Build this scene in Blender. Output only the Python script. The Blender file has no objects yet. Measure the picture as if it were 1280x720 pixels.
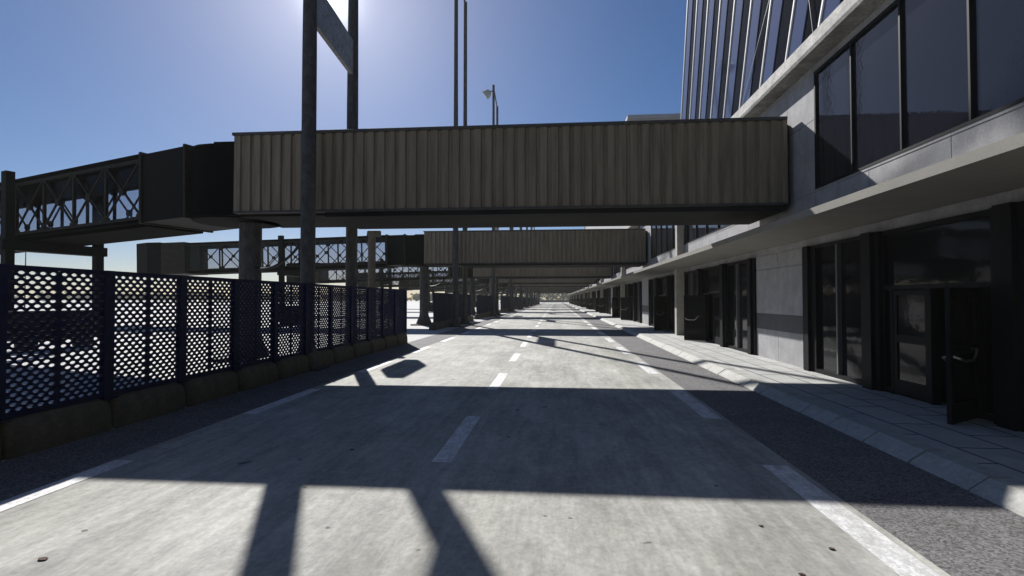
import bpy, bmesh, math, random
from mathutils import Vector, Matrix
R = math.radians
random.seed(7)
HAZE = .00045
sc = bpy.context.scene
col = sc.collection

# ------------------------------------------------------------------ materials
def newmat(name):
    m = bpy.data.materials.new(name); m.use_nodes = True
    nt = m.node_tree
    return m, nt, nt.nodes['Principled BSDF']

def mat(name, c1, c2=None, scale=4.0, rough=0.7, metal=0.0, bump=0.0, bscale=40.0, stretch=(1, 1, 1), detail=6.0, spec=0.5, fine=0.0, stain=None):
    """two colours mixed by noise in object space; optional fine speckle, stains and bump"""
    m, nt, b = newmat(name); N = nt.nodes; L = nt.links
    b.inputs['Roughness'].default_value = rough
    b.inputs['Metallic'].default_value = metal
    b.inputs['Specular IOR Level'].default_value = spec
    tc = N.new('ShaderNodeTexCoord'); mp = N.new('ShaderNodeMapping')
    mp.inputs['Scale'].default_value = stretch
    L.new(tc.outputs['Object'], mp.inputs['Vector'])
    c2 = c2 or tuple(x * 0.8 for x in c1)
    n = N.new('ShaderNodeTexNoise'); n.inputs['Scale'].default_value = scale; n.inputs['Detail'].default_value = detail
    n.inputs['Roughness'].default_value = 0.65
    L.new(mp.outputs[0], n.inputs['Vector'])
    r = N.new('ShaderNodeValToRGB')
    r.color_ramp.elements[0].position = 0.33; r.color_ramp.elements[0].color = (*c2, 1)
    r.color_ramp.elements[1].position = 0.68; r.color_ramp.elements[1].color = (*c1, 1)
    L.new(n.outputs['Fac'], r.inputs['Fac'])
    out = r.outputs['Color']
    if fine:
        f = N.new('ShaderNodeTexNoise'); f.inputs['Scale'].default_value = bscale; f.inputs['Detail'].default_value = 3
        L.new(tc.outputs['Object'], f.inputs['Vector'])
        fr = N.new('ShaderNodeMapRange'); fr.inputs['From Min'].default_value = 0.3; fr.inputs['From Max'].default_value = 0.7
        fr.inputs['To Min'].default_value = 1 - fine; fr.inputs['To Max'].default_value = 1 + fine
        L.new(f.outputs['Fac'], fr.inputs['Value'])
        mx = N.new('ShaderNodeMix'); mx.data_type = 'RGBA'; mx.blend_type = 'MULTIPLY'; mx.inputs['Factor'].default_value = 1
        L.new(out, mx.inputs['A']); L.new(fr.outputs[0], mx.inputs['B']); out = mx.outputs['Result']
    if stain:
        s = N.new('ShaderNodeTexNoise'); s.inputs['Scale'].default_value = stain[0]; s.inputs['Detail'].default_value = 8
        s.inputs['Roughness'].default_value = 0.7
        mp2 = N.new('ShaderNodeMapping'); mp2.inputs['Scale'].default_value = stain[2]; mp2.inputs['Location'].default_value = (3.1, 1.7, .4)
        L.new(tc.outputs['Object'], mp2.inputs['Vector']); L.new(mp2.outputs[0], s.inputs['Vector'])
        sr = N.new('ShaderNodeMapRange'); sr.inputs['From Min'].default_value = 0.42; sr.inputs['From Max'].default_value = 0.75
        sr.inputs['To Min'].default_value = 0; sr.inputs['To Max'].default_value = stain[3]
        L.new(s.outputs['Fac'], sr.inputs['Value'])
        mx = N.new('ShaderNodeMix'); mx.data_type = 'RGBA'
        L.new(sr.outputs[0], mx.inputs['Factor']); L.new(out, mx.inputs['A']); mx.inputs['B'].default_value = (*stain[1], 1)
        out = mx.outputs['Result']
    L.new(out, b.inputs['Base Color'])
    if bump:
        f = N.new('ShaderNodeTexNoise'); f.inputs['Scale'].default_value = bscale; f.inputs['Detail'].default_value = 5
        L.new(tc.outputs['Object'], f.inputs['Vector'])
        bp = N.new('ShaderNodeBump'); bp.inputs['Strength'].default_value = bump; bp.inputs['Distance'].default_value = 0.01
        L.new(f.outputs['Fac'], bp.inputs['Height']); L.new(bp.outputs[0], b.inputs['Normal'])
    return m

def road_mat():
    """worn cast concrete: streaks along the driving direction, tyre-darkened bands, blotches and dark pits"""
    m, nt, b = newmat('road_concrete'); N = nt.nodes; L = nt.links
    b.inputs['Roughness'].default_value = 0.82; b.inputs['Specular IOR Level'].default_value = 0.25
    tc = N.new('ShaderNodeTexCoord')
    def noise(scale, sx, sy, det=7, rough=.65):
        mp = N.new('ShaderNodeMapping'); mp.inputs['Scale'].default_value = (sx, sy, 1)
        L.new(tc.outputs['Object'], mp.inputs['Vector'])
        n = N.new('ShaderNodeTexNoise'); n.inputs['Scale'].default_value = scale; n.inputs['Detail'].default_value = det
        n.inputs['Roughness'].default_value = rough
        L.new(mp.outputs[0], n.inputs['Vector']); return n.outputs['Fac']
    def rng(s, a, bb, c, d):
        r = N.new('ShaderNodeMapRange'); r.inputs['From Min'].default_value = a; r.inputs['From Max'].default_value = bb
        r.inputs['To Min'].default_value = c; r.inputs['To Max'].default_value = d; L.new(s, r.inputs['Value']); return r.outputs[0]
    def mul(a, bb):
        x = N.new('ShaderNodeMath'); x.operation = 'MULTIPLY'; L.new(a, x.inputs[0]); L.new(bb, x.inputs[1]); return x.outputs[0]
    streak = rng(noise(2.2, 1.6, .16, 9, .7), .3, .7, .84, 1.10)
    blot = rng(noise(.7, 1, .55, 10, .78), .36, .66, .66, 1.16)
    fine = rng(noise(26, 1, .7, 4, .6), .3, .7, .88, 1.10)
    smear = rng(noise(7, 1, .16, 7, .7), .34, .68, .80, 1.12)
    v = mul(mul(streak, blot), mul(fine, smear))
    v = mul(v, rng(noise(10, 1, .8, 6, .7), .36, .66, .88, 1.08))
    # tyre-darkened wheel tracks, broken up along their length
    sepx = N.new('ShaderNodeSeparateXYZ'); L.new(tc.outputs['Object'], sepx.inputs[0])
    wv = N.new('ShaderNodeMath'); wv.operation = 'MULTIPLY_ADD'; wv.inputs[1].default_value = 3.2; wv.inputs[2].default_value = .9; L.new(sepx.outputs[0], wv.inputs[0])
    sn = N.new('ShaderNodeMath'); sn.operation = 'SINE'; L.new(wv.outputs[0], sn.inputs[0])
    v = mul(v, mul(rng(sn.outputs[0], .1, 1, 1, .90), rng(noise(1.1, 1, .1, 6, .7), .35, .65, .95, 1.05)))
    pits = rng(noise(3.3, 1, 1, 2, .5), .725, .745, 1, .35)
    v = mul(v, pits)
    mx = N.new('ShaderNodeMix'); mx.data_type = 'RGBA'; mx.blend_type = 'MULTIPLY'; mx.inputs['Factor'].default_value = 1
    tone = N.new('ShaderNodeValToRGB'); e = tone.color_ramp.elements
    e[0].position = .35; e[0].color = (.43, .424, .372, 1); e[1].position = .65; e[1].color = (.50, .494, .458, 1)
    L.new(noise(.4, 1, .5, 6, .7), tone.inputs['Fac'])
    L.new(tone.outputs[0], mx.inputs['A']); L.new(v, mx.inputs['B'])
    L.new(mx.outputs['Result'], b.inputs['Base Color'])
    bp = N.new('ShaderNodeBump'); bp.inputs['Strength'].default_value = .25; bp.inputs['Distance'].default_value = .006
    L.new(noise(60, 1, .6, 4, .6), bp.inputs['Height']); L.new(bp.outputs[0], b.inputs['Normal'])
    return m

def asphalt_mat():
    m, nt, b = newmat('asphalt'); N = nt.nodes; L = nt.links
    b.inputs['Roughness'].default_value = 0.85; b.inputs['Specular IOR Level'].default_value = 0.3
    tc = N.new('ShaderNodeTexCoord')
    v = N.new('ShaderNodeTexVoronoi'); v.inputs['Scale'].default_value = 55
    L.new(tc.outputs['Object'], v.inputs['Vector'])
    n = N.new('ShaderNodeTexNoise'); n.inputs['Scale'].default_value = 1.3; n.inputs['Detail'].default_value = 8; n.inputs['Roughness'].default_value = .7
    L.new(tc.outputs['Object'], n.inputs['Vector'])
    sep = N.new('ShaderNodeSeparateColor'); L.new(v.outputs['Color'], sep.inputs[0])
    r = N.new('ShaderNodeValToRGB'); e = r.color_ramp.elements
    e[0].position = 0; e[0].color = (.075, .073, .072, 1); e[1].position = 1; e[1].color = (.25, .243, .24, 1)
    L.new(sep.outputs[0], r.inputs['Fac'])
    nr = N.new('ShaderNodeMapRange'); nr.inputs['From Min'].default_value = .3; nr.inputs['From Max'].default_value = .7
    nr.inputs['To Min'].default_value = .78; nr.inputs['To Max'].default_value = 1.15; L.new(n.outputs['Fac'], nr.inputs['Value'])
    mx = N.new('ShaderNodeMix'); mx.data_type = 'RGBA'; mx.blend_type = 'MULTIPLY'; mx.inputs['Factor'].default_value = 1
    L.new(r.outputs[0], mx.inputs['A']); L.new(nr.outputs[0], mx.inputs['B']); L.new(mx.outputs['Result'], b.inputs['Base Color'])
    bp = N.new('ShaderNodeBump'); bp.inputs['Strength'].default_value = .8; bp.inputs['Distance'].default_value = .008
    L.new(sep.outputs[1], bp.inputs['Height']); L.new(bp.outputs[0], b.inputs['Normal'])
    return m

def slab_mat(name, c1, c2, bw, bh, joint, rot=0, mortar=.008):
    """stone slabs with dark joints (a brick pattern lying in the ground plane)"""
    m, nt, b = newmat(name); N = nt.nodes; L = nt.links
    b.inputs['Roughness'].default_value = 0.75; b.inputs['Specular IOR Level'].default_value = 0.35
    tc = N.new('ShaderNodeTexCoord'); mp = N.new('ShaderNodeMapping'); mp.inputs['Rotation'].default_value = (0, 0, rot)
    L.new(tc.outputs['Object'], mp.inputs['Vector'])
    br = N.new('ShaderNodeTexBrick'); br.inputs['Scale'].default_value = 1
    br.inputs['Brick Width'].default_value = bw; br.inputs['Row Height'].default_value = bh
    br.inputs['Mortar Size'].default_value = mortar; br.inputs['Color1'].default_value = (*c1, 1); br.inputs['Color2'].default_value = (*c2, 1)
    br.inputs['Mortar'].default_value = (*joint, 1); br.offset = .5
    L.new(mp.outputs[0], br.inputs['Vector'])
    n = N.new('ShaderNodeTexNoise'); n.inputs['Scale'].default_value = 3.5; n.inputs['Detail'].default_value = 9; n.inputs['Roughness'].default_value = .7
    L.new(tc.outputs['Object'], n.inputs['Vector'])
    nr = N.new('ShaderNodeMapRange'); nr.inputs['From Min'].default_value = .3; nr.inputs['From Max'].default_value = .7
    nr.inputs['To Min'].default_value = .8; nr.inputs['To Max'].default_value = 1.12; L.new(n.outputs['Fac'], nr.inputs['Value'])
    mx = N.new('ShaderNodeMix'); mx.data_type = 'RGBA'; mx.blend_type = 'MULTIPLY'; mx.inputs['Factor'].default_value = 1
    L.new(br.outputs['Color'], mx.inputs['A']); L.new(nr.outputs[0], mx.inputs['B']); L.new(mx.outputs['Result'], b.inputs['Base Color'])
    bp = N.new('ShaderNodeBump'); bp.inputs['Strength'].default_value = .6; bp.inputs['Distance'].default_value = .01; bp.invert = True
    L.new(br.outputs['Fac'], bp.inputs['Height']); L.new(bp.outputs[0], b.inputs['Normal'])
    return m

def glass_mat(name, c, rough=.03, wob=.12, wscale=1.6, spec=.5):
    """dark tinted glazing with slightly uneven panes"""
    m, nt, b = newmat(name); N = nt.nodes; L = nt.links
    b.inputs['Base Color'].default_value = (*c, 1); b.inputs['Roughness'].default_value = rough
    b.inputs['Specular IOR Level'].default_value = spec
    tc = N.new('ShaderNodeTexCoord'); n = N.new('ShaderNodeTexNoise'); n.inputs['Scale'].default_value = wscale; n.inputs['Detail'].default_value = 3
    L.new(tc.outputs['Object'], n.inputs['Vector'])
    bp = N.new('ShaderNodeBump'); bp.inputs['Strength'].default_value = wob; bp.inputs['Distance'].default_value = .03
    L.new(n.outputs['Fac'], bp.inputs['Height']); L.new(bp.outputs[0], b.inputs['Normal'])
    return m

def clear_glass():
    """grey tinted glass one can see the sky through"""
    m, nt, b = newmat('tunnel_glass'); N = nt.nodes; L = nt.links
    t = N.new('ShaderNodeBsdfTransparent'); t.inputs['Color'].default_value = (.68, .68, .72, 1)
    g = N.new('ShaderNodeBsdfGlossy'); g.inputs['Roughness'].default_value = .04
    mx = N.new('ShaderNodeMixShader'); mx.inputs[0].default_value = .03
    L.new(t.outputs[0], mx.inputs[1]); L.new(g.outputs[0], mx.inputs[2])
    L.new(mx.outputs[0], N['Material Output'].inputs['Surface'])
    return m

M = {
 'road': road_mat(), 'asphalt': asphalt_mat(),
 'apron': mat('apron_concrete', (.50, .49, .48), (.40, .39, .38), .3, .85, stain=(.08, (.3, .29, .28), (1, 1, 1), .5)),
 'paint': mat('road_paint', (.80, .80, .80), (.60, .60, .59), 9, .7, fine=.25, bscale=45, stain=(9, (.36, .355, .33), (1, .35, 1), 1.0)),
 'slab': slab_mat('pavement_slab', (.50, .50, .48), (.43, .435, .42), 1.25, .62, (.09, .09, .085), R(90), .018),
 'kerb': mat('kerb_stone', (.46, .455, .415), (.33, .325, .30), 6, .8, bump=.2, bscale=30, fine=.12),
 'barrier': mat('barrier_concrete', (.125, .11, .076), (.06, .053, .038), 3.5, .85, bump=.35, bscale=22, fine=.2, stain=(1.6, (.05, .045, .035), (1, 1, .4), .8)),
 'clad': mat('cladding_beige', (.285, .238, .170), (.24, .20, .143), 1.3, .5, metal=.0, stretch=(1.5, 1, .25), stain=(2.2, (.09, .07, .05), (2.8, 1, .22), .75), spec=.12),
 'trim': mat('roof_trim_grey', (.09, .088, .085), (.06, .058, .056), 3, .7, spec=.2),
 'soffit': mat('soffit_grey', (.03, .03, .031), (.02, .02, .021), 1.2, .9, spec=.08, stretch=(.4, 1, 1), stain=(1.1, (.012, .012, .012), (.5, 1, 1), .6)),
 'rotunda': mat('rotunda_dark_green', (.0045, .005, .0045), (.003, .0035, .003), 3, .7, spec=.15),
 'bellows': mat('bellows_black', (.005, .005, .005), (.0035, .0035, .0035), 3, .9, spec=.08),
 'truss': mat('truss_steel', (.045, .039, .029), (.024, .021, .016), 5, .7, spec=.15),
 'tunnelroof': mat('tunnel_roof_dark', (.009, .009, .009), (.006, .006, .006), 2, .95, spec=.04),
 'glass_t': clear_glass(),
 'steel': mat('mast_steel', (.10, .098, .097), (.045, .044, .044), 7, .7, metal=.0, spec=.2, fine=.25, bscale=30, stretch=(1, 1, .5)),
 'galv': mat('galvanised_board', (.36, .355, .34), (.20, .195, .185), 5, .6, metal=.2, fine=.25, bscale=18),
 'post_grey': mat('lamp_post_grey', (.13, .122, .105), (.085, .08, .07), 5, .7, spec=.15),
 'lampgrey': mat('lamp_housing', (.42, .43, .38), (.32, .33, .3), 5, .5),
 'lens': glass_mat('lamp_lens', (.55, .52, .45), .2, .2),
 'fence': mat('fence_navy', (.010, .014, .058), (.006, .009, .034), 8, .65, spec=.15),
 'rubber': mat('tyre_rubber', (.02, .02, .02), (.012, .012, .012), 10, .85),
 'cable': mat('cable_black', (.012, .012, .012), (.01, .01, .01), 10, .6),
 'bogie': mat('bogie_steel', (.014, .014, .014), (.009, .009, .009), 5, .7, spec=.12),
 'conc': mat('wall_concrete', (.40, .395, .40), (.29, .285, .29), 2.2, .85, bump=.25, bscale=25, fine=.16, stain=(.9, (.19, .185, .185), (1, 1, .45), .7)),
 'conc_roof': mat('roof_edge_concrete', (.50, .49, .46), (.32, .31, .28), 2.5, .85, bump=.6, bscale=14, fine=.25, stain=(1.8, (.16, .155, .14), (1, 1, 1), .8)),
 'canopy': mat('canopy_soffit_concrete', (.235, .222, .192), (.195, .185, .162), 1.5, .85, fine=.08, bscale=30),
 'column': mat('column_concrete', (.46, .445, .39), (.34, .325, .28), 4, .85, bump=.3, bscale=25, fine=.15),
 'band': mat('dado_band_grey', (.085, .085, .09), (.06, .06, .065), 4, .7, fine=.12),
 'frame': mat('window_frame_black', (.012, .012, .014), (.008, .008, .01), 4, .6, spec=.12),
 'mullion': mat('mullion_grey', (.16, .16, .165), (.12, .12, .125), 4, .45, metal=.3),
 'glass': glass_mat('dark_glass', (.014, .015, .022), .03, .035, 9, .35),
 'glass_low': glass_mat('dark_glass_textured', (.012, .012, .014), .05, .05, 5, .12),
 'glass_blue': glass_mat('sky_painted_glass', (.045, .062, .13), .05, .02, .6, .45),  # reflected sky put into the base colour
 'glass_dark': glass_mat('dark_pane_glass', (.006, .006, .007), .10, .02, .6, .03),  # same glazing without the painted sky reflection
 'fin': mat('white_fin', (.72, .72, .72), (.6, .6, .6), 4, .5),
 'inside': mat('interior_dark', (.03, .028, .026), (.02, .019, .018), 2, .8),
 'chrome': mat('handle_steel', (.55, .53, .48), (.45, .43, .40), 10, .28, metal=.9),
 'roofblock': mat('tower_block_concrete', (.40, .40, .41), (.33, .33, .34), .6, .85),
 'leaf': mat('dry_leaf', (.10, .05, .03), (.06, .03, .02), 30, .9),
 'iron': mat('cast_iron', (.05, .045, .04), (.03, .028, .025), 30, .7),
 'crown': mat('tree_foliage', (.075, .09, .05), (.04, .055, .03), .12, .8),
 'bark': mat('bark', (.09, .07, .05), (.05, .04, .03), 3, .9),
 'wallend': mat('end_wall_concrete', (.16, .16, .13), (.1, .1, .08), .8, .9),
}

# ------------------------------------------------------------------ mesh builder
class MB:
    def __init__(s): s.v = []; s.f = []
    def add(s, vs, fs):
        o = len(s.v); s.v += [tuple(p) for p in vs]; s.f += [[o + i for i in f] for f in fs]; return s
    def box(s, x0, x1, y0, y1, z0, z1, T=None):
        P = [(x0,y0,z0),(x1,y0,z0),(x1,y1,z0),(x0,y1,z0),(x0,y0,z1),(x1,y0,z1),(x1,y1,z1),(x0,y1,z1)]
        if T is not None: P = [T @ Vector(p) for p in P]
        return s.add(P, [(0,3,2,1),(4,5,6,7),(0,1,5,4),(1,2,6,5),(2,3,7,6),(3,0,4,7)])
    def bar(s, p, q, w, h=None, up=(0,0,1)):
        p = Vector(p); q = Vector(q); d = (q - p).normalized(); u = Vector(up)
        if abs(d.dot(u)) > .98: u = Vector((1,0,0))
        a = d.cross(u).normalized(); b = a.cross(d).normalized(); h = h or w
        A = a * (w/2); B = b * (h/2)
        P = [p-A-B, p+A-B, p+A+B, p-A+B, q-A-B, q+A-B, q+A+B, q-A+B]
        return s.add(P, [(0,3,2,1),(4,5,6,7),(0,1,5,4),(1,2,6,5),(2,3,7,6),(3,0,4,7)])
    def loft(s, rings, cap=True):
        n = len(rings[0]); vs = [p for r in rings for p in r]; fs = []
        for k in range(len(rings)-1):
            for i in range(n):
                j = (i+1) % n
                fs.append((k*n+i, k*n+j, (k+1)*n+j, (k+1)*n+i))
        if cap: fs.append(tuple(reversed(range(n)))); fs.append(tuple(range((len(rings)-1)*n, len(rings)*n)))
        return s.add(vs, fs)
    def cyl(s, x, y, z0, z1, r0, r1=None, n=20):
        r1 = r0 if r1 is None else r1
        ring = lambda r, z: [(x + r*math.cos(2*math.pi*i/n), y + r*math.sin(2*math.pi*i/n), z) for i in range(n)]
        return s.loft([ring(r0, z0), ring(r1, z1)])
    def lathe(s, x, y, prof, n=20):
        return s.loft([[(x + r*math.cos(2*math.pi*i/n), y + r*math.sin(2*math.pi*i/n), z) for i in range(n)] for r, z in prof])
    def tube(s, pts, r, n=8):
        pts = [Vector(p) for p in pts]; rings = []
        for i, p in enumerate(pts):
            d = (pts[min(i+1, len(pts)-1)] - pts[max(i-1, 0)]).normalized()
            u = Vector((0,0,1)) if abs(d.z) < .95 else Vector((1,0,0))
            a = d.cross(u).normalized(); b = a.cross(d)
            rings.append([p + a*(r*math.cos(2*math.pi*k/n)) + b*(r*math.sin(2*math.pi*k/n)) for k in range(n)])
        return s.loft(rings)
    def prism(s, pts, axis, a0, a1):
        """extrude a 2-d outline along x, y or z"""
        def P(u, v, a): return {'x': (a,u,v), 'y': (u,a,v), 'z': (u,v,a)}[axis]
        return s.loft([[P(u, v, a0) for u, v in pts], [P(u, v, a1) for u, v in pts]])
    def quad(s, *p): return s.add(p, [tuple(range(len(p)))])
    def mesh(s, name, m, smooth=False):
        me = bpy.data.meshes.new(name); me.from_pydata(s.v, [], s.f); me.validate()
        bm = bmesh.new(); bm.from_mesh(me); bmesh.ops.recalc_face_normals(bm, faces=bm.faces); bm.to_mesh(me); bm.free()
        me.materials.append(M[m])
        if smooth:
            for p in me.polygons: p.use_smooth = True
            me.set_sharp_from_angle(angle=R(35))
        return me
    def build(s, name, m, parent=None, loc=(0,0,0), bevel=0, smooth=False):
        o = bpy.data.objects.new(name, s.mesh(name, m, smooth)); col.objects.link(o)
        o.location = loc
        if parent is not None: o.parent = parent
        if bevel:
            b = o.modifiers.new('bevel', 'BEVEL'); b.width = bevel; b.segments = 2; b.limit_method = 'ANGLE'
        return o

def tag(o, label=None, cat=None, group=None, kind=None):
    if label: o['label'] = label
    if cat: o['category'] = cat
    if group: o['group'] = group
    if kind: o['kind'] = kind
    return o
def empty(name, loc=(0,0,0), rz=0):
    o = bpy.data.objects.new(name, None); col.objects.link(o); o.location = loc; o.rotation_euler = (0,0,rz); o.empty_display_size = .3
    return o
def inst(o, parent, loc=None):
    c = o.copy(); col.objects.link(c); c.parent = parent
    if loc is not None: c.location = loc
    return c
def copy_tree(o, parent=None):
    c = o.copy(); col.objects.link(c); c.parent = parent
    for ch in list(o.children): copy_tree(ch, c)
    return c
ORD = ['nearest','second','third','fourth','fifth','sixth','seventh','eighth','ninth','tenth','eleventh','twelfth','thirteenth','fourteenth','fifteenth','sixteenth','seventeenth','eighteenth','nineteenth','twentieth']

# ------------------------------------------------------------------ setting constants
PER = 22.6            # bay length
NB = 10               # bays
YB = 14.75            # near face of the first bridge
WB = 2.86             # bridge width
Z0, Z1 = 4.64, 7.05   # bridge bottom / top
YC = 15.9             # centre of the first pier

# ground
g = MB().quad((-980,-180,0),(500,-180,0),(500,780,0),(-980,780,0)).build('apron', 'apron'); tag(g, kind='structure')
g = MB().quad((-6.8,-40,.004),(4.30,-40,.004),(4.30,300,.004),(-6.8,300,.004)).build('asphalt_shoulder', 'asphalt'); tag(g, kind='structure')
g = MB().quad((-5.46,-40,.008),(2.83,-40,.008),(2.83,300,.008),(-5.46,300,.008)).build('road', 'road'); tag(g, kind='structure')
mk = MB()
def dash(xa, xb, ya, yb): mk.quad((xa,ya,.012),(xb,ya,.012),(xb,yb,.012),(xa,yb,.012))
for k in range(-3, 56):
    dash(2.46, 2.75, 8.82 - .0 + 5.07*k, 11.5 + 5.07*k)
    dash(-1.52, -1.28, 6.2 + 5.07*k, 8.66 + 5.07*k)
    dash(-5.44, -5.18, 8.5 + 5.07*k, 11.0 + 5.07*k)
tag(mk.build('road_markings', 'paint'), kind='structure')
# pavement: slabs and kerb stones with a sloping face
p = MB().quad((4.72,-40,.15),(7.2,-40,.15),(7.2,262,.15),(4.72,262,.15)).build('pavement', 'slab'); tag(p, kind='structure')
kb = MB()
y = -20.0; rk = random.Random(3)
while y < 262:
    l = .92
    dz = rk.uniform(-.004, .006); dx = rk.uniform(-.006, .006)
    pr = [(4.27+dx, 0), (4.29+dx, .03), (4.45+dx, .135+dz), (4.475+dx, .15+dz), (4.717, .152+dz), (4.717, -.05), (4.27+dx, -.05)]
    kb.prism(pr, 'y', y + .014, y + l - .014); y += l
tag(kb.build('kerb', 'kerb'), kind='structure')

# ------------------------------------------------------------------ jet bridges
def corrugated(x0, x1, y, z0, z1, s):
    """trapezoid-ribbed sheet at y facing s (-1 towards the camera)"""
    mb = MB(); per = .322; xs = []; x = x0
    dep = .065
    while x < x1 - 1e-6:
        for f, o in ((0, 0), (.58, 0), (.66, dep), (.90, dep)):
            xx = x + per * f
            if xx < x1: xs.append((xx, o))
        x += per
    xs.append((x1, 0))
    vs = []
    for xx, o in xs: vs += [(xx, y - s*o, z0), (xx, y - s*o, z1)]
    fs = [(2*i, 2*i+2, 2*i+3, 2*i+1) for i in range(len(xs)-1)]
    return mb.add(vs, fs)

def make_bridge(y0, ang, slope, label, u0=1.55):
    b = empty('jet_bridge', (0, y0, 0)); tag(b, label, 'jet bridge', 'jet bridges crossing the road')
    XA, XB = -9.78, 6.42
    W = WB
    # fixed tunnel: ribbed sides over a core box
    core = MB().box(XA+.02, XB-.005, .06, W-.06, Z0+.02, Z1-.03)
    ft = core.build('fixed_tunnel', 'clad', b)
    for s, yy in ((-1, 0), (1, W)):
        corrugated(XA, XB, yy, Z0+.04, Z1-.06, s).build('ribbed_cladding', 'clad', ft)
    MB().box(XA-.05, XB-.004, -.05, W+.05, Z1-.06, Z1+.03).build('roof', 'trim', b, bevel=.012)
    fl = MB().box(XA, XB-.006, -.015, W+.015, Z0-.02, Z0+.045)
    fl.build('floor_frame', 'trim', b)
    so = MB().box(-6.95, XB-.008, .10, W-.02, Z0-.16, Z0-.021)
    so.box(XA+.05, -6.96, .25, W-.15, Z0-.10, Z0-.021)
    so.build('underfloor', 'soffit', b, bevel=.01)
    MB().box(XB-.02, 6.585, .30, W-.30, Z0+.06, Z1-.10).build('wall_closure', 'bellows', b)
    # rotunda
    cx, cy = -10.6, W*.52
    rot = MB().lathe(cx, cy, [(1.32, Z0-.10), (1.38, Z0-.02), (1.38, 6.70), (1.42, 6.72), (1.42, 6.80), (.2, 6.88)], 20)
    rot.build('rotunda', 'bellows', b, smooth=True)
    MB().box(XA-.75, XA-.03, .12, W-.12, Z0-.05, 6.86).build('connector', 'bellows', b)
    colm = MB().lathe(cx+.45, cy, [(.62, .10), (.60, .16), (.36, .75), (.345, .9), (.345, Z0-.12)], 20)
    cl = colm.build('support_column', 'steel', b, smooth=True)
    MB().box(cx+.45-.85, cx+.45+.85, cy-.8, cy+.8, .01, .10).build('base_plate', 'steel', cl, bevel=.015)
    # telescopic tunnel, in its own frame: +u runs out over the apron, v across (0 is the near side)
    T0 = Vector((-10.95, cy, 0))
    rot_t = Matrix.Rotation(math.pi - ang, 4, 'Z')
    TW = 2.45; tz0, tz1 = 4.62, 6.84
    tn = empty('telescopic_tunnel', tuple(T0)); tn.parent = b
    tn.rotation_euler = (0, slope, math.pi - ang)
    LT = 17.7
    h = TW/2
    # near side of the picture is +v after the half turn
    MB().box(.2, u0, -h-.02, h+.02, tz0-.02, tz1+.02).build('base_section', 'rotunda', tn)
    ft2 = MB().box(u0, u0+.10, -h-.08, h+.08, tz0-.06, tz1+.10); ft2.box(.18,.27,-h-.06,h+.06,tz0-.05,tz1+.08)
    ft2.build('end_frame', 'truss', tn)
    rf = MB().box(u0+.1, LT, -h, h, tz1-.10, tz1); rf.box(u0+.1, LT, -h-.05, h+.05, tz1, tz1+.05); rf.build('roof', 'tunnelroof', tn)
    fb = MB().box(u0+.1, LT, -h, h, tz0, tz0+.10)
    fb.box(u0+.1, LT, -h+.25, h-.25, tz0-.12, tz0-.002); fb.build('floor', 'tunnelroof', tn)
    bay = 1.86; nb = int((LT-u0-.1)/bay)
    for s in (-1, 1):
        tr = MB(); yy = s*(h-.03)
        a = tz0+.10; c = tz1-.10
        for k in range(nb+1):
            x = u0+.1+bay*k
            tr.box(x-.045+.05, x+.045+.05, yy-.045, yy+.045, a+.10, c-.10)
            if k < nb:
                x0_, x1_ = x+.09, x+bay+.01
                tr.bar((x0_, yy-s*.01, a+.12), (x1_, yy-s*.01, c-.12), .055)
                tr.bar((x0_, yy+s*.045, c-.12), (x1_, yy+s*.045, a+.12), .055)
                xm, zm = (x0_+x1_)/2, (a+c)/2
                tr.box(xm-.11, xm+.11, yy+s*.02-.06, yy+s*.02+.062, zm-.11, zm+.11)
                for zz in (a+.12, c-.12):
                    for xx in (x0_+.06, x1_-.06): tr.box(xx-.08, xx+.08, yy-.02, yy+.05, zz-.07, zz+.07)
        tr.box(u0+.1, LT, yy-.05, yy+.05, a, a+.10); tr.box(u0+.1, LT, yy-.05, yy+.05, c-.10, c-.002)
        tr.build('truss_side', 'truss', tn)
        yg = s*(h-.16); gl = MB().quad((u0+.2, yg, a+.01), (LT-.1, yg, a+.01), (LT-.1, yg, c-.01), (u0+.2, yg, c-.01)); gl.build('window', 'glass_t', tn)
    # outer, slightly larger section begins at the drive column
    LC = 21.4
    MB().box(LT+.01, LT+2.0, -h-.12, h+.12, tz0-.12, tz1+.12).build('end_section', 'truss', tn)
    cab = MB().prism([(LT+2.01,-h-.15),(LT+2.01,h+.15),(LC-.7,h+.3),(LC+.6,h-.2),(LC+1.1,-h+.4),(LC+.2,-h-.3)], 'z', tz0-.18, tz1+.16)
    cab.build('cab', 'rotunda', tn)
    # drive column under the telescopic tunnel
    dx = 9.75
    for s in (-1, 1):
        lg = MB().box(dx-.17, dx+.17, s*(h+.30)-.14, s*(h+.30)+.14, 1.55, tz1+.28)
        lg.build('leg', 'bogie', tn)
    cb = MB().box(dx-.22, dx+.22, -h-.55, h+.55, tz0-.52, tz0-.14); cb.build('lift_beam', 'bogie', tn)
    bg = MB().prism([(-h-.52, 1.15), (-h-.20, .62), (h+.20, .62), (h+.52, 1.15), (h+.52, 1.78), (-h-.52, 1.78)], 'x', dx-.45, dx+.45)
    bg.box(dx-.9, dx+.9, -.25, .25, .72, 1.2)
    bo = bg.build('bogie_frame', 'bogie', tn, bevel=.03)
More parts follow.
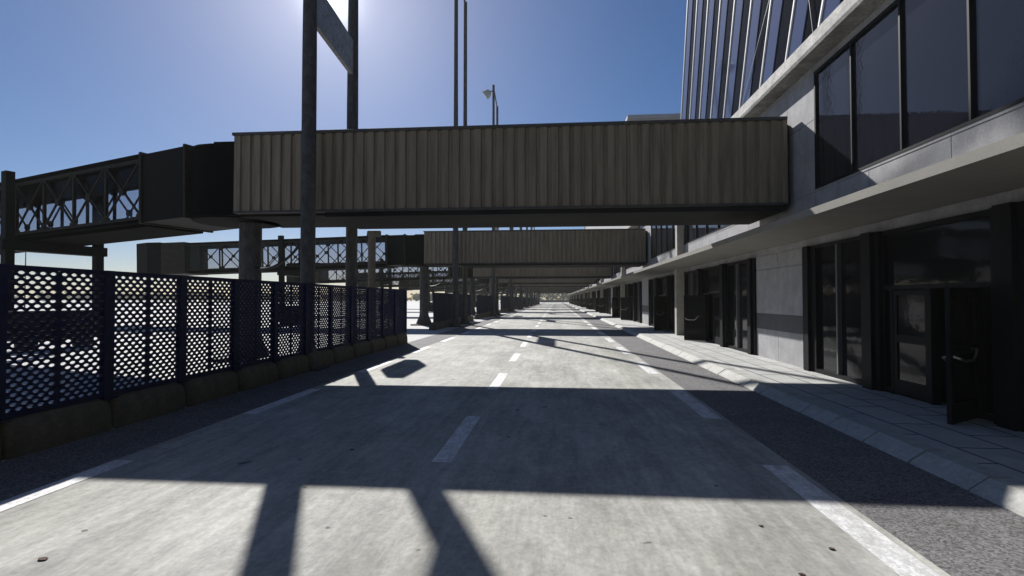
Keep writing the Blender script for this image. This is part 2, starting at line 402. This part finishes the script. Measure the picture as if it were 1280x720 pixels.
    for s in (-1, 1):
        wh = MB()
        yw = s*(.95)
        prof = [(.34, -.2), (.48, -.17), (.54, -.10), (.54, .10), (.48, .17), (.34, .2)]
        wh.loft([[(dx+r*math.cos(2*math.pi*i/20), yw+o, .55+r*math.sin(2*math.pi*i/20)) for i in range(20)] for r, o in prof])
        w = wh.build('wheel', 'rubber', tn, smooth=True)
        MB().loft([[(dx+.26*math.cos(2*math.pi*i/16), yw+o, .55+.26*math.sin(2*math.pi*i/16)) for i in range(16)] for o in (-.22, .22)]).build('hub', 'bogie', w)
    # hanging power cable
    A = Vector((-7.75, .9, Z0-.1)); Bp = Vector((-8.35, 1.0, 3.55)); Cc = Vector((-9.2, 1.1, 3.02)); D = Vector((cx+.55, cy-.1, 3.08)); E = Vector((cx+.2, cy, 3.5))
    cpts = []
    P = [A + (A-Bp), A, Bp, Cc, D, E, E]
    for i in range(1, len(P)-2):
        for t in [k/8 for k in range(8)]:
            p0, p1, p2, p3 = P[i-1], P[i], P[i+1], P[i+2]
            cpts.append(.5*((2*p1)+(p2-p0)*t+(2*p0-5*p1+4*p2-p3)*t*t+(3*p1-p0-3*p2+p3)*t**3))
    MB().tube(cpts, .045, 8).build('cable', 'cable', b, smooth=True)
    return b

BL = ['nearest jet bridge, its beige ribbed walkway spanning the road right above the foreground shadow',
      'second jet bridge, beige ribbed walkway framed below the nearest one']
b0 = make_bridge(YB, R(17.5), R(1.4), BL[0], 2.3)
b1 = make_bridge(YB+PER, 0, R(1.6), BL[1])
for n in range(2, NB):
    c = copy_tree(b1); c.location.y = YB + PER*n
    c['label'] = ORD[n] + ' beige jet bridge spanning the road, counted away from the viewer' if n < NB-1 else 'farthest beige jet bridge spanning the road, framing the bright gap at its end'

# ------------------------------------------------------------------ floodlight masts (two poles, cross boards, lamp on top)
def make_mast(dy):
    r = empty('floodlight_mast')
    H = 27.2
    for k, (yy, hh) in enumerate(((0, H), (dy, H-1.1))):
        po = MB().lathe(0, yy, [(.40, .06), (.38, .12), (.23, .62), (.205, .8), (.20, 9), (.15, 18), (.14, hh)], 18).build('pole', 'steel', r, smooth=True)
        MB().box(-.5, .5, yy-.42, yy+.42, 0, .06).build('base_plate', 'steel', po)
    for zc in (10.76,):
        MB().box(-.07, .07, .10, dy-.12, zc-.62, zc+.62).build('cross_board', 'galv', r, bevel=.01)
    # lamp near the top, aimed over the apron
    ar = MB(); ar.bar((0, dy-.05, H-1.3), (0, .1, H-.25), .12); ar.bar((.05, .1, H-.7), (-.55, .05, H-.7), .1); ar.build('lamp_arm', 'steel', r)
    T = Matrix.Translation((-.75, 0, H-1.0)) @ Matrix.Rotation(R(-38), 4, 'Y')
    hd = MB()
    def ring(w, d, x):
        o = [(-w, -d*.5), (-w*.6, -d), (w*.6, -d), (w, -d*.5), (w, d*.5), (w*.6, d), (-w*.6, d), (-w, d*.5)]
        return [T @ Vector((x, v, u)) for u, v in o]
    hd.loft([ring(.24, .2, .42), ring(.42, .4, .15), ring(.5, .46, -.28), ring(.52, .48, -.34)])
    h = hd.build('floodlight', 'lampgrey', r)
    MB().loft([ring(.44, .40, -.345), ring(.44, .40, -.36)]).build('lens', 'lens', h)
    return r
c = copy_tree(b1); c.location.y = YB - PER; c['label'] = 'beige jet bridge spanning the road behind the viewer'  # unseen bridge continuing the row, added to block some sky and deepen shade
m0 = make_mast(3.85); m0.location = (-7.10, YB-.62, 0); m0.rotation_euler = (0, 0, R(4.2))
tag(m0, 'tall twin-pole mast with grey cross board, straddling the nearest jet bridge', 'light mast', 'twin-pole floodlight masts beside the fences')
for n in range(1, NB):
    c = copy_tree(m0); c.rotation_euler = (0, 0, 0); c.location = (-7.28, YB+PER*n-.62, 0)
    c['label'] = ORD[n] + ' twin-pole floodlight mast along the fences, beside the %s jet bridge' % ORD[n]

# octagonal lamp posts behind the fence
def make_lamp_post():
    r = empty('lamp_post')
    MB().lathe(0, 0, [(.26, 0), (.25, .5), (.185, .62), (.18, 5.0), (.24, 5.25)], 18).build('pole', 'post_grey', r, smooth=True)
    br = MB().box(-.16, .42, -.12, .12, 5.02, 5.30); br.build('bracket', 'post_grey', r, bevel=.02)
    br = MB(); br.tube([(-.2, 0, 5.3), (-.26, 0, 5.0), (-.2, 0, 4.7), (-.17, 0, 4.5)], .03); br.build('conduit', 'cable', r)
    oc = [(-1.3, 6.55), (-1.15, 6.40), (1.15, 6.40), (1.3, 6.55), (1.3, 7.50), (1.15, 7.65), (-1.15, 7.65), (-1.3, 7.50)]
    MB().prism(oc, 'x', -.19, .19).build('lamp_panel', 'lampgrey', r, bevel=.03)
    return r
l0 = make_lamp_post(); l0.location = (-8.85, 24.0, 0)
tag(l0, 'pale grey lamp post with bracket, standing just behind the nearest blue fence', 'lamp post', 'pale lamp posts behind the fences')
for n in (2, 4, 6):
    c = copy_tree(l0); c.location = (-8.85, 24.0+PER*n, 0); c['label'] = 'pale grey lamp post beyond the %s jet bridge' % ORD[n]

# ------------------------------------------------------------------ blue perforated fences on concrete blocks
MOD = 1.57; FZ0, FZ1 = .50, 2.44
def perforated(w, h):
    """sheet in the y-z plane with staggered lens-shaped holes, 8 mm thick"""
    mb = MB(); pw, ph = .142, .0626; cols = 5; rows = int(h/ph); w_ = cols*pw; y_off = (w-w_)/2; z_off = (h-rows*ph)/2
    T = .017
    def rect(y0, y1, z0, z1):
        for x in (-T, T): mb.quad((x,y0,z0),(x,y1,z0),(x,y1,z1),(x,y0,z1))
    rect(0, w, 0, z_off); rect(0, w, h-z_off, h)
    for r_ in range(rows):
        z0 = z_off + r_*ph; z1 = z0 + ph; zm = (z0+z1)/2
        off = 0 if r_ % 2 == 0 else pw/2
        n = cols if r_ % 2 == 0 else cols-1
        rect(0, y_off+off, z0, z1); rect(y_off+off+n*pw, w, z0, z1)
        for c_ in range(n):
            y0 = y_off+off+c_*pw; y1 = y0+pw; ym = (y0+y1)/2
            o = [(y0,z0),(y1,z0),(y1,z1),(y0,z1)]
            hw, hh = .060, .0215
            q = [(ym-hw, zm), (ym-hw*.5, zm-hh), (ym+hw*.5, zm-hh), (ym+hw, zm), (ym+hw*.5, zm+hh), (ym-hw*.5, zm+hh)]
            vs = []
            for x in (-T, T): vs += [(x, a, b) for a, b in o+q]
            fs = []
            for k in (0, 10):
                fs += [(k,k+1,k+6,k+5), (k+1,k+7,k+6), (k+1,k+2,k+7), (k+2,k+8,k+7), (k+2,k+3,k+9,k+8), (k+3,k+4,k+9), (k+3,k+0,k+4), (k+0,k+5,k+4)]
            for i in range(6): j = (i+1) % 6; fs.append((4+i, 4+j, 14+j, 14+i))
            mb.add(vs, fs)
    return mb
halfw = (MOD-.16-.05)/2
proto_panel = perforated(halfw, FZ1-FZ0-.11).mesh('mesh_panel', 'fence')
proto_post = MB().box(-.05, .05, -.08, .08, FZ0-.04, FZ1).box(-.09, .09, -.12, .12, FZ0-.03, FZ0+.004).mesh('post', 'fence')
proto_mid = MB().box(-.02, .02, -.025, .025, FZ0+.05, FZ1-.06).mesh('mid_bar', 'fence')
proto_rail = MB().box(-.028, .028, .08, MOD-.08, 0, .055).mesh('rail', 'fence')
def fence(x, ya, nmod, label):
    r = empty('perforated_fence', (x, ya, 0)); tag(r, label, 'fence', 'blue perforated fences along the road')
    def put(name, me, loc):
        o = bpy.data.objects.new(name, me); col.objects.link(o); o.parent = r; o.location = loc
    for k in range(nmod+1): put('post', proto_post, (0, k*MOD, 0))
    for k in range(nmod):
        y = k*MOD
        put('mesh_panel', proto_panel, (0, y+.08, FZ0+.055)); put('mesh_panel', proto_panel, (0, y+.08+halfw+.05, FZ0+.055))
        put('mid_bar', proto_mid, (0, y+MOD/2, 0))
        put('rail', proto_rail, (0, y, FZ0)); put('rail', proto_rail, (0, y, FZ1-.055))
    return r
def block_mesh(seed):
    rg = random.Random(seed); mb = MB()
    L = MOD-.02; N = 16
    def prof(t, s):
        e = {0: .14, N: .14, .25: .07, N-.25: .07, .7: .025, N-.7: .025, 1.3: .005, N-1.3: .005}.get(t, 0)
        a = .21-e*.8
        pts = [(-a-.01, .0), (-a, .24), (-a+.015, .34-e*.4), (-a+.05, .43-e*.8), (-a+.10, .48-e), (-.05, .50-e), (.05, .50-e), (a-.10, .48-e), (a-.05, .43-e*.8), (a-.015, .34-e*.4), (a, .24), (a+.01, .0)]
        y = .01 + L*t/N
        return [(u+rg.uniform(-.006, .006), y, max(0, v+rg.uniform(-.007, .007)) if v > 0 else 0) for u, v in pts]
    ts = [0, .25, .7, 1.3] + list(range(2, N-1)) + [N-1.3, N-.7, N-.25, N]
    rings = []
    for t in ts:
        rings.append(prof(t, 0))
    return mb.loft(rings).mesh('concrete_block', 'barrier', smooth=True)
blocks = [block_mesh(s) for s in range(5)]
def barrier(x, ya, n, run, first_word):
    for k in range(n):
        o = bpy.data.objects.new('concrete_block', blocks[(k*2+run) % 5]); col.objects.link(o); o.location = (x, ya+MOD*k, 0)
        if run == 0:
            lab = 'brown concrete kerb block under the nearest blue fence, number %d counted from its far end' % (n-k)
            if k == n-1: lab = 'last brown concrete block at the far end of the nearest blue fence'
        elif run == 1:
            lab = 'concrete block under the second blue fence, number %d counted from its near end' % (k+1)
            if k == 0: lab = 'concrete block at the near end of the second blue fence, beside the mast base'
        else: lab = 'small dark concrete block in the rows under the distant fences'
        tag(o, lab, 'barrier block', 'concrete blocks under the nearest fence' if run == 0 else 'concrete blocks under the second fence' if run == 1 else 'concrete blocks under the distant fences')
Y1E = 23.1; N1 = 14
fence(-6.9, Y1E-N1*MOD-.05, N1, 'navy blue perforated fence in the left foreground, standing on brown concrete blocks')
barrier(-6.98, Y1E-N1*MOD, N1, 0, '')
fence(-7.95, 33.0, 9, 'short navy perforated fence starting beside the second mast, past the gap'); barrier(-7.95, 32.3, 10, 1, '')
for n in range(2, NB):
    ya = 50.6 + PER*(n-2)
    fence(-7.95, ya+.6, 12, '%s navy perforated fence along the road, in front of the %s jet bridge' % (ORD[n], ORD[n])); barrier(-7.95, ya, 13, n, '')

# ------------------------------------------------------------------ terminal building
bld = empty('terminal_building', (6.6, 0, 0))
tag(bld, 'long grey concrete terminal with dark glazing, canopy and sloping glass tower along the right pavement', 'building')
def bbuild(mb, name, m, parent=bld, **k):
    o = mb.build(name, m, parent, **k); return o
XW = 0.0     # wall plane in building space (world 6.6)
YS = YC - PER; YE = YC + PER*(NB-1) + 11.3
# core
bbuild(MB().box(.75, 14, YS-11.3, YE, .0, 8.0), 'interior', 'inside')
# spandrel wall and header, panel by panel with open joints
sp = MB(); y = YS-11.3; k = 0
while y < YE-.1:
    y2 = min(y+2.26, YE)
    sp.box(0, .35, y+.008, y2-.008, 3.62, 4.735); sp.box(-.012, .35, y+.004, y2-.004, 4.739, 4.79)
    y = y2
sp.box(.05, .34, YS-11.3, YE, 3.40, 4.75)
sp.box(.012, .33, YS-11.3, YE, 3.38, 3.585)
bbuild(sp, 'spandrel_wall', 'conc')
# canopy: thin slab with a lip
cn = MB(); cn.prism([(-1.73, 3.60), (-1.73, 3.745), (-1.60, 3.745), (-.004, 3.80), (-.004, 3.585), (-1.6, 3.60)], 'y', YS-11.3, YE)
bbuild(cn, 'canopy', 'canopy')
# roof edge
re_ = MB().prism([(-.40, 8.04), (-.43, 8.12), (-.40, 8.45), (-.05, 8.50), (13.9, 8.50), (13.9, 8.04)], 'y', YS-11.3, YE)
bbuild(re_, 'roof', 'conc_roof')
hd = MB().box(.05, .45, YS-11.3, YE, 7.82, 8.03); bbuild(hd, 'roof_band', 'conc')
# pier of one bay (about Yc)
def pier_mesh():
    mb = MB(); hw = 1.65
    mb.box(.03, .5, -hw+.02, hw-.02, .15, 3.37)
    for a, b in ((-hw, -.008), (.008, hw)):
        mb.box(0, .3, a, b, .15, 1.052); mb.box(0, .3, a, b, 1.548, 2.93); mb.box(0, .3, a, b, 2.946, 3.375)
    hw = 2.28
    mb.box(.03, .5, -hw+.02, hw-.02, 4.79, 7.815)
    for a, b in ((-hw, -.75), (-.734, .734), (.75, hw)):
        mb.box(0, .3, a, b, 4.785, 6.6); mb.box(0, .3, a, b, 6.616, 7.817)
    return mb
pm = pier_mesh().mesh('pier', 'conc')
bandm = MB().box(-.006, .3, -1.652, 1.652, 1.06, 1.54).mesh('dado_band', 'band')
colmesh = MB().box(-.42, -.005, -.20, .20, .152, 3.584).box(-.37, -.035, -.19, .19, 3.80, 8.03).mesh('column', 'column')
# ground floor pieces
def gl_frame():
    """two-pane shop window, 2.18 wide, local y 0..2.18"""
    mb = MB(); w = 2.18
    mb.box(-.06, .10, .0, .05, .15, 3.37); mb.box(-.06, .10, w-.05, w, .15, 3.37)
    mb.box(-.06, .10, .051, w-.051, .15, .25); mb.box(-.06, .10, .051, w-.051, 3.29, 3.37)
    return mb
gfm = gl_frame().mesh('window', 'frame')
gmul = MB().box(-.07, .06, 1.06, 1.115, .251, 3.289).mesh('mullion', 'mullion')
gpm = MB().box(.03, .045, .045, 2.135, .24, 3.30).mesh('pane', 'glass_low')
postm = MB().box(-.20, .12, -.16, .16, .15, 3.375).box(-.12, .13, .165, .30, .15, 3.37).box(-.12, .13, -.30, -.165, .15, 3.37).mesh('frame_post', 'frame')
endpost = MB().box(-.14, .12, -.13, .13, .15, 3.375).box(-.06, .13, .132, .32, .15, 3.37).box(-.06, .13, -.32, -.132, .15, 3.37).mesh('frame_post', 'frame')
def leaf_mesh():
    """door leaf, hinge at y=0, width .96 along +y"""
    mb = MB(); w = .96; t = .03
    mb.box(-t, t, 0, .10, .01, 2.02); mb.box(-t, t, w-.10, w, .01, 2.02)
    mb.box(-t, t, .101, w-.101, .01, .30); mb.box(-t, t, .101, w-.101, 1.92, 2.02); mb.box(-t, t, .101, w-.101, 1.02, 1.16)
    return mb
leafm = leaf_mesh().mesh('door', 'frame')
leafp = MB().box(-.008, .008, .095, .865, .295, 1.03).box(-.008, .008, .095, .865, 1.15, 1.925).mesh('pane', 'glass_low')
hp = []
for s in (-1, 1):
    hp.append([(s*.03, .88, 1.0), (s*.10, .86, .97), (s*.12, .74, .93), (s*.12, .46, .93), (s*.12, .36, 1.02), (s*.11, .30, 1.09), (s*.03, .26, 1.09)])
hm = MB()
for h_ in hp: hm.tube(h_, .017, 10)
handlem = hm.mesh('handle', 'chrome', True)
def entr_frame():
    """entrance frame with transom light, local y 0..2.70 ; leaf opening 1.0..1.9 and 1.96..2.6"""
    mb = MB(); w = 2.70
    mb.box(-.04, .08, 0, .05, .15, 3.37); mb.box(-.04, .08, w-.05, w, .15, 3.37)
    mb.box(-.05, .09, .051, w-.051, 3.28, 3.37); mb.box(-.05, .09, .051, w-.051, 2.19, 2.27)
    mb.box(-.04, .08, .22, .29, .15, 2.189); mb.box(-.04, .08, 2.28, 2.36, .15, 2.189); mb.box(-.04, .09, 1.255, 1.315, .15, 2.189)
    mb.box(-.03, .10, .051, .219, .15, .25); mb.box(-.03, .10, 2.361, w-.051, .15, .25)
    return mb
efm = entr_frame().mesh('entrance_frame', 'frame')
epm = MB().box(.03, .045, .045, 2.655, 2.26, 3.285).box(.03, .045, .045, .225, .24, 2.2).box(.03, .045, 2.355, 2.655, .24, 2.2).mesh('transom_pane', 'glass_low')
lobby = MB().add([(.3,.29,.152),(.3,2.28,.152),(.70,2.28,.152),(.70,.29,.152)], [(0,1,2,3)]).mesh('threshold', 'inside')
def put(name, me, parent, loc=(0,0,0), rz=0, mirror=False):
    o = bpy.data.objects.new(name, me); col.objects.link(o); o.parent = parent; o.location = loc; o.rotation_euler = (0,0,rz)
    if mirror: o.scale = (1,-1,1)
    return o
# upper window: eleven lights between two piers
UW = PER-2*2.30
def upper_frame():
    mb = MB()
    mb.box(-.02, .12, 0, .06, 4.792, 7.81); mb.box(-.02, .12, UW-.06, UW, 4.792, 7.81)
    mb.box(-.02, .12, .061, UW-.061, 4.792, 4.85); mb.box(-.02, .12, .061, UW-.061, 7.73, 7.81)
    return mb
ufm = upper_frame().mesh('window', 'frame')
umm = MB().box(-.025, .05, -.022, .022, 4.853, 7.727).mesh('mullion', 'frame')
upm = MB().box(.03, .045, .06, UW-.06, 4.86, 7.73).mesh('pane', 'glass')
for n in range(-1, NB):
    yc = YC + PER*n
    put('pier', pm, bld, (0, yc, 0)); put('dado_band', bandm, bld, (0, yc, 0))
    put('column', colmesh, bld, (0, yc+11.3, 0))
    w = put('window', ufm, bld, (0, yc+2.30, 0)); [put('mullion', umm, w, (0, UW*k/11, 0)) for k in range(1, 11)]; put('pane', upm, w)
    for s in (1, -1):
        mir = s < 0
        put('frame_post', endpost, bld, (0, yc+s*1.97, 0)); put('frame_post', postm, bld, (0, yc+s*4.68, 0)); put('frame_post', postm, bld, (0, yc+s*7.96, 0))
        w = put('window', gfm, bld, (0, yc+s*2.29, 0), 0, mir); w.scale.y *= .955; put('mullion', gmul, w); put('pane', gpm, w)
        w = put('window', gfm, bld, (0, yc+s*8.26, 0), 0, mir); w.scale.y *= 1.22; put('mullion', gmul, w); put('pane', gpm, w)
        e = put('entrance_frame', efm, bld, (0, yc+s*4.985, 0), 0, mir); put('transom_pane', epm, e); put('threshold', lobby, e)
        # closed leaf next to the pier side, open leaf swung out over the pavement
        d = put('door', leafm, e, (.0, .292, .152)); put('pane', leafp, d)
        d = put('door', leafm, e, (-.04, 2.275, .152), R(58) + R(rk.uniform(-3, 5))); put('pane', leafp, d); put('handle', handlem, d)
# sloping glass tower on the roof: leaning fins with saw-tooth glazing
FX0, FZb, FZt = .62, 8.48, 20.5
lean_y, lean_x = -.615, -.073
def fp(y, z, off=0): return (FX0 + off + lean_x*(z-FZb), y + lean_y*(z-FZb), z)
YF = 31.2; NF = 20; SF = 2.02
tw = MB().loft([[fp(YF-.05, FZb, .5), fp(YF-NF*SF, FZb, .5), (12, YF-NF*SF, FZb), (12, YF-.05, FZb)],
                [fp(YF-.05, FZt, .5), fp(YF-NF*SF, FZt, .5), (12, YF-NF*SF+lean_y*(FZt-FZb), FZt), (12, YF-.05+lean_y*(FZt-FZb), FZt)]])
tower = bbuild(tw, 'glass_tower', 'inside')
for k in range(NF+1):
    y = YF - k*SF
    f = MB().loft([[fp(y-.035, FZb, -.02), fp(y+.035, FZb, -.02), fp(y+.035, FZb, .10), fp(y-.035, FZb, .10)],
                   [fp(y-.035, FZt, -.02), fp(y+.035, FZt, -.02), fp(y+.035, FZt, .10), fp(y-.035, FZt, .10)]])
    bbuild(f, 'fin', 'fin', tower)
    if k < NF:
        # each light: blue half imitates reflected sky by its colour, other half dark
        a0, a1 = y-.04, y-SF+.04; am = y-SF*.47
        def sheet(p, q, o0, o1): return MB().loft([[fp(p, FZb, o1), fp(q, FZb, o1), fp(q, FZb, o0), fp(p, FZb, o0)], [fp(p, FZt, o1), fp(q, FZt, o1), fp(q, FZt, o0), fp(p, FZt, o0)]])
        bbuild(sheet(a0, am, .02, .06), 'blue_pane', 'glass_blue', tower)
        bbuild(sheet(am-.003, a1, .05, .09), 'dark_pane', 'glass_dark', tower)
# thin diagonal braces in front of the tower glazing
tb = MB()
for k in (5, 11):
    tb.bar(fp(YF-SF*k, 9.0, -.02), fp(YF-SF*(k+3), 18.0, 0.0), .014)
    tb.bar(fp(YF-SF*(k+3), 9.0, -.02), fp(YF-SF*k, 18.0, 0.0), .014)
bbuild(tb, 'brace', 'mullion', tower)
# block beyond the tower
tbk = MB().box(-.1, 13, 46, 118, 8.52, 18.0); tbk.box(-.25, 13.1, 45.8, 118.2, 18.004, 18.35)
bbuild(tbk, 'upper_block', 'roofblock')

# ------------------------------------------------------------------ far things
ew = MB().box(-14, 30, 330, 331, 0, 1.5).build('end_wall', 'wallend'); tag(ew, 'low dark wall closing off the far end of the road', 'wall')
def far_post(x, y, h, lab):
    r = empty('apron_light', (x, y, 0)); tag(r, lab, 'light pole', 'thin light poles on the apron')
    MB().cyl(0, 0, 0, h, .16, .09, 10).build('pole', 'bogie', r)
    MB().box(-1.5, 1.5, -.15, .15, h, h+.18).build('lamp_head', 'bogie', r)
far_post(-107, 111, 15.6, 'thin apron light pole with flat head, seen under the nearest glass tunnel')
far_post(-122, 108, 13.0, 'thin apron light pole at the far left above the blue fence')
far_post(-90, 235, 16, 'thin distant apron light pole beside the second cab')

# treeline: one mass of far-off wood
def treeline():
    rt = random.Random(11); vs = []; fs = []
    def clump(x, y, z, r, n):
        for _ in range(n):
            d = Vector((rt.gauss(0,1), rt.gauss(0,1), rt.gauss(0,.8)));
            d = d.normalized() * (r * rt.random()**.4)
            c = Vector((x, y, z)) + d; s = rt.uniform(.45, 1.0)
            a = Vector((rt.gauss(0,1), rt.gauss(0,1), rt.gauss(0,1))).normalized(); b = a.orthogonal().normalized(); e = a.cross(b)
            k = len(vs); vs.extend([tuple(c+b*s), tuple(c+e*s*.8), tuple(c-b*s), tuple(c-e*s*.8)]); fs.append((k,k+1,k+2,k+3))
    for i in range(330):
        t = i/330
        x = -760 + 860*t + rt.uniform(-4, 4); y = 480 - 0*t + rt.uniform(-25, 45)
        if x < -520: y = 480 - (-520-x)*1.5 + rt.uniform(-20, 30)
        h = rt.uniform(5.5, 10.5)
        for _ in range(9):
            clump(x+rt.uniform(-4, 4), y+rt.uniform(-3, 3), h*rt.uniform(.15, .85), h*rt.uniform(.18, .3), 16)
    mb = MB(); mb.v = vs; mb.f = fs
    return mb
tl = treeline(); me = bpy.data.meshes.new('treeline'); me.from_pydata(tl.v, [], tl.f); me.materials.append(M['crown'])
o = bpy.data.objects.new('treeline', me); col.objects.link(o); tag(o, 'pale distant line of trees along the horizon beyond the apron', 'trees', kind='stuff')

# the air: pale haze that swallows the far end of the apron
hz = MB().box(-985, 505, -185, 785, -1, 32)
hm_ = bpy.data.materials.new('haze'); hm_.use_nodes = True; hn = hm_.node_tree; hn.nodes.clear()
ho = hn.nodes.new('ShaderNodeOutputMaterial'); hv = hn.nodes.new('ShaderNodeVolumePrincipled')
hv.inputs['Color'].default_value = (.95, .95, .82, 1); hv.inputs['Density'].default_value = HAZE
hn.links.new(hv.outputs[0], ho.inputs['Volume']); M['haze'] = hm_
tag(hz.build('haze', 'haze'), kind='stuff')

# small litter on the road
leaf_spots = [(1040,686,.026,'brown fallen leaf on the right lane, left of the white dash'), (1003,718,.026,'brown fallen leaf at the bottom edge of the right lane'),
              (951,657,.02,'tiny brown leaf on the sunlit right lane, farthest from the dash'), (53,699,.034,'long dark scrap lying on the sunlit left lane'),
              (440,562,.04,'small dark iron cap near the centre of the shaded left lane')]
# ------------------------------------------------------------------ camera
cam = bpy.data.cameras.new('Camera'); cam.sensor_width = 36; cam.lens = 18; cam.clip_start = .05; cam.clip_end = 6000
co = bpy.data.objects.new('Camera', cam); col.objects.link(co); sc.camera = co
PITCH = math.atan(14/640); YAW = math.atan(55/640)
co.location = (0, 0, 2.0); co.rotation_euler = (R(90)+PITCH, 0, YAW)
def ground(px, py, z=.013):
    d = co.rotation_euler.to_matrix() @ Vector(((px-640)/640, -(py-360)/640, -1))
    t = (z-2.0)/d.z; return (d.x*t, d.y*t, z)
for px, py, s, lab in leaf_spots:
    x, y, z = ground(px, py); rl = random.Random(px)
    mb = MB(); n = 9; up = [(x+s*(1.0 if 'scrap' not in lab else 1.2)*math.cos(2*math.pi*i/n)*rl.uniform(.7,1.1), y+s*.75*math.sin(2*math.pi*i/n)*rl.uniform(.7,1.1), z+rl.uniform(.002,.007)) for i in range(n)]
    dn = [(a, b, .0125) for a, b, c in up]
    iron = 'iron' in lab
    o = mb.loft([dn, up]).build('iron_cap' if iron else 'dark_scrap' if 'scrap' in lab else 'fallen_leaf', 'iron' if iron else 'leaf')
    tag(o, lab, 'cap' if iron else 'scrap' if 'scrap' in lab else 'leaf')

# ------------------------------------------------------------------ light
ELEV = R(34.1); AZ = R(25.4)       # sun stands in front, left of the road axis
w = bpy.data.worlds.new('World'); sc.world = w; w.use_nodes = True
nt = w.node_tree; bg = nt.nodes['Background']
sky = nt.nodes.new('ShaderNodeTexSky'); sky.sky_type = 'NISHITA'; sky.sun_disc = False
sky.sun_elevation = ELEV; sky.sun_rotation = -AZ
sky.air_density = .85; sky.dust_density = 0.35; sky.ozone_density = 4.0
hs = nt.nodes.new('ShaderNodeHueSaturation'); hs.inputs['Saturation'].default_value = 1.22
vt = nt.nodes.new('ShaderNodeVectorMath'); vt.operation = 'MULTIPLY'; vt.inputs[1].default_value = (.97, .93, .97)
nt.links.new(sky.outputs[0], vt.inputs[0]); nt.links.new(vt.outputs[0], hs.inputs['Color'])
# glow painted into the sky colour, set lower than the sun lamp's direction
gd = (co.rotation_euler.to_matrix() @ Vector(((413-640)/640, (360+6)/640, -1))).normalized()
geo = nt.nodes.new('ShaderNodeTexCoord'); dp = nt.nodes.new('ShaderNodeVectorMath'); dp.operation = 'DOT_PRODUCT'
nt.links.new(geo.outputs['Generated'], dp.inputs[0]); dp.inputs[1].default_value = tuple(gd)
acc = hs.outputs[0]
for power, amp, tint in ((16000, 60, (1, .98, .93)), (1300, 13, (1, 1, .98)), (130, 2.4, (.92, .96, 1.0)), (12, 1.0, (.8, .9, 1.0))):
    mx_ = nt.nodes.new('ShaderNodeMath'); mx_.operation = 'MAXIMUM'; mx_.inputs[1].default_value = 0; nt.links.new(dp.outputs['Value'], mx_.inputs[0])
    pw_ = nt.nodes.new('ShaderNodeMath'); pw_.operation = 'POWER'; pw_.inputs[1].default_value = power; nt.links.new(mx_.outputs[0], pw_.inputs[0])
    sc_ = nt.nodes.new('ShaderNodeVectorMath'); sc_.operation = 'SCALE'; sc_.inputs[0].default_value = tuple(amp*t for t in tint); nt.links.new(pw_.outputs[0], sc_.inputs['Scale'])
    ad = nt.nodes.new('ShaderNodeVectorMath'); ad.operation = 'ADD'; nt.links.new(acc, ad.inputs[0]); nt.links.new(sc_.outputs[0], ad.inputs[1]); acc = ad.outputs[0]
nt.links.new(acc, bg.inputs['Color']); bg.inputs['Strength'].default_value = .05
sd = Vector((-math.sin(AZ)*math.cos(ELEV), math.cos(AZ)*math.cos(ELEV), math.sin(ELEV)))
sl = bpy.data.lights.new('Sun', 'SUN'); sl.energy = 5.0; sl.angle = R(.5); sl.color = (1, .975, .945)
so_ = bpy.data.objects.new('Sun', sl); col.objects.link(so_); so_.rotation_euler = sd.to_track_quat('Z', 'Y').to_euler()

sc.view_settings.view_transform = 'Standard'; sc.view_settings.look = 'None'; sc.view_settings.gamma = 1; sc.view_settings.exposure = .50
sc.render.engine = 'CYCLES'; sc.cycles.use_denoising = True; sc.cycles.max_bounces = 8; sc.cycles.diffuse_bounces = 4; sc.cycles.transparent_max_bounces = 16
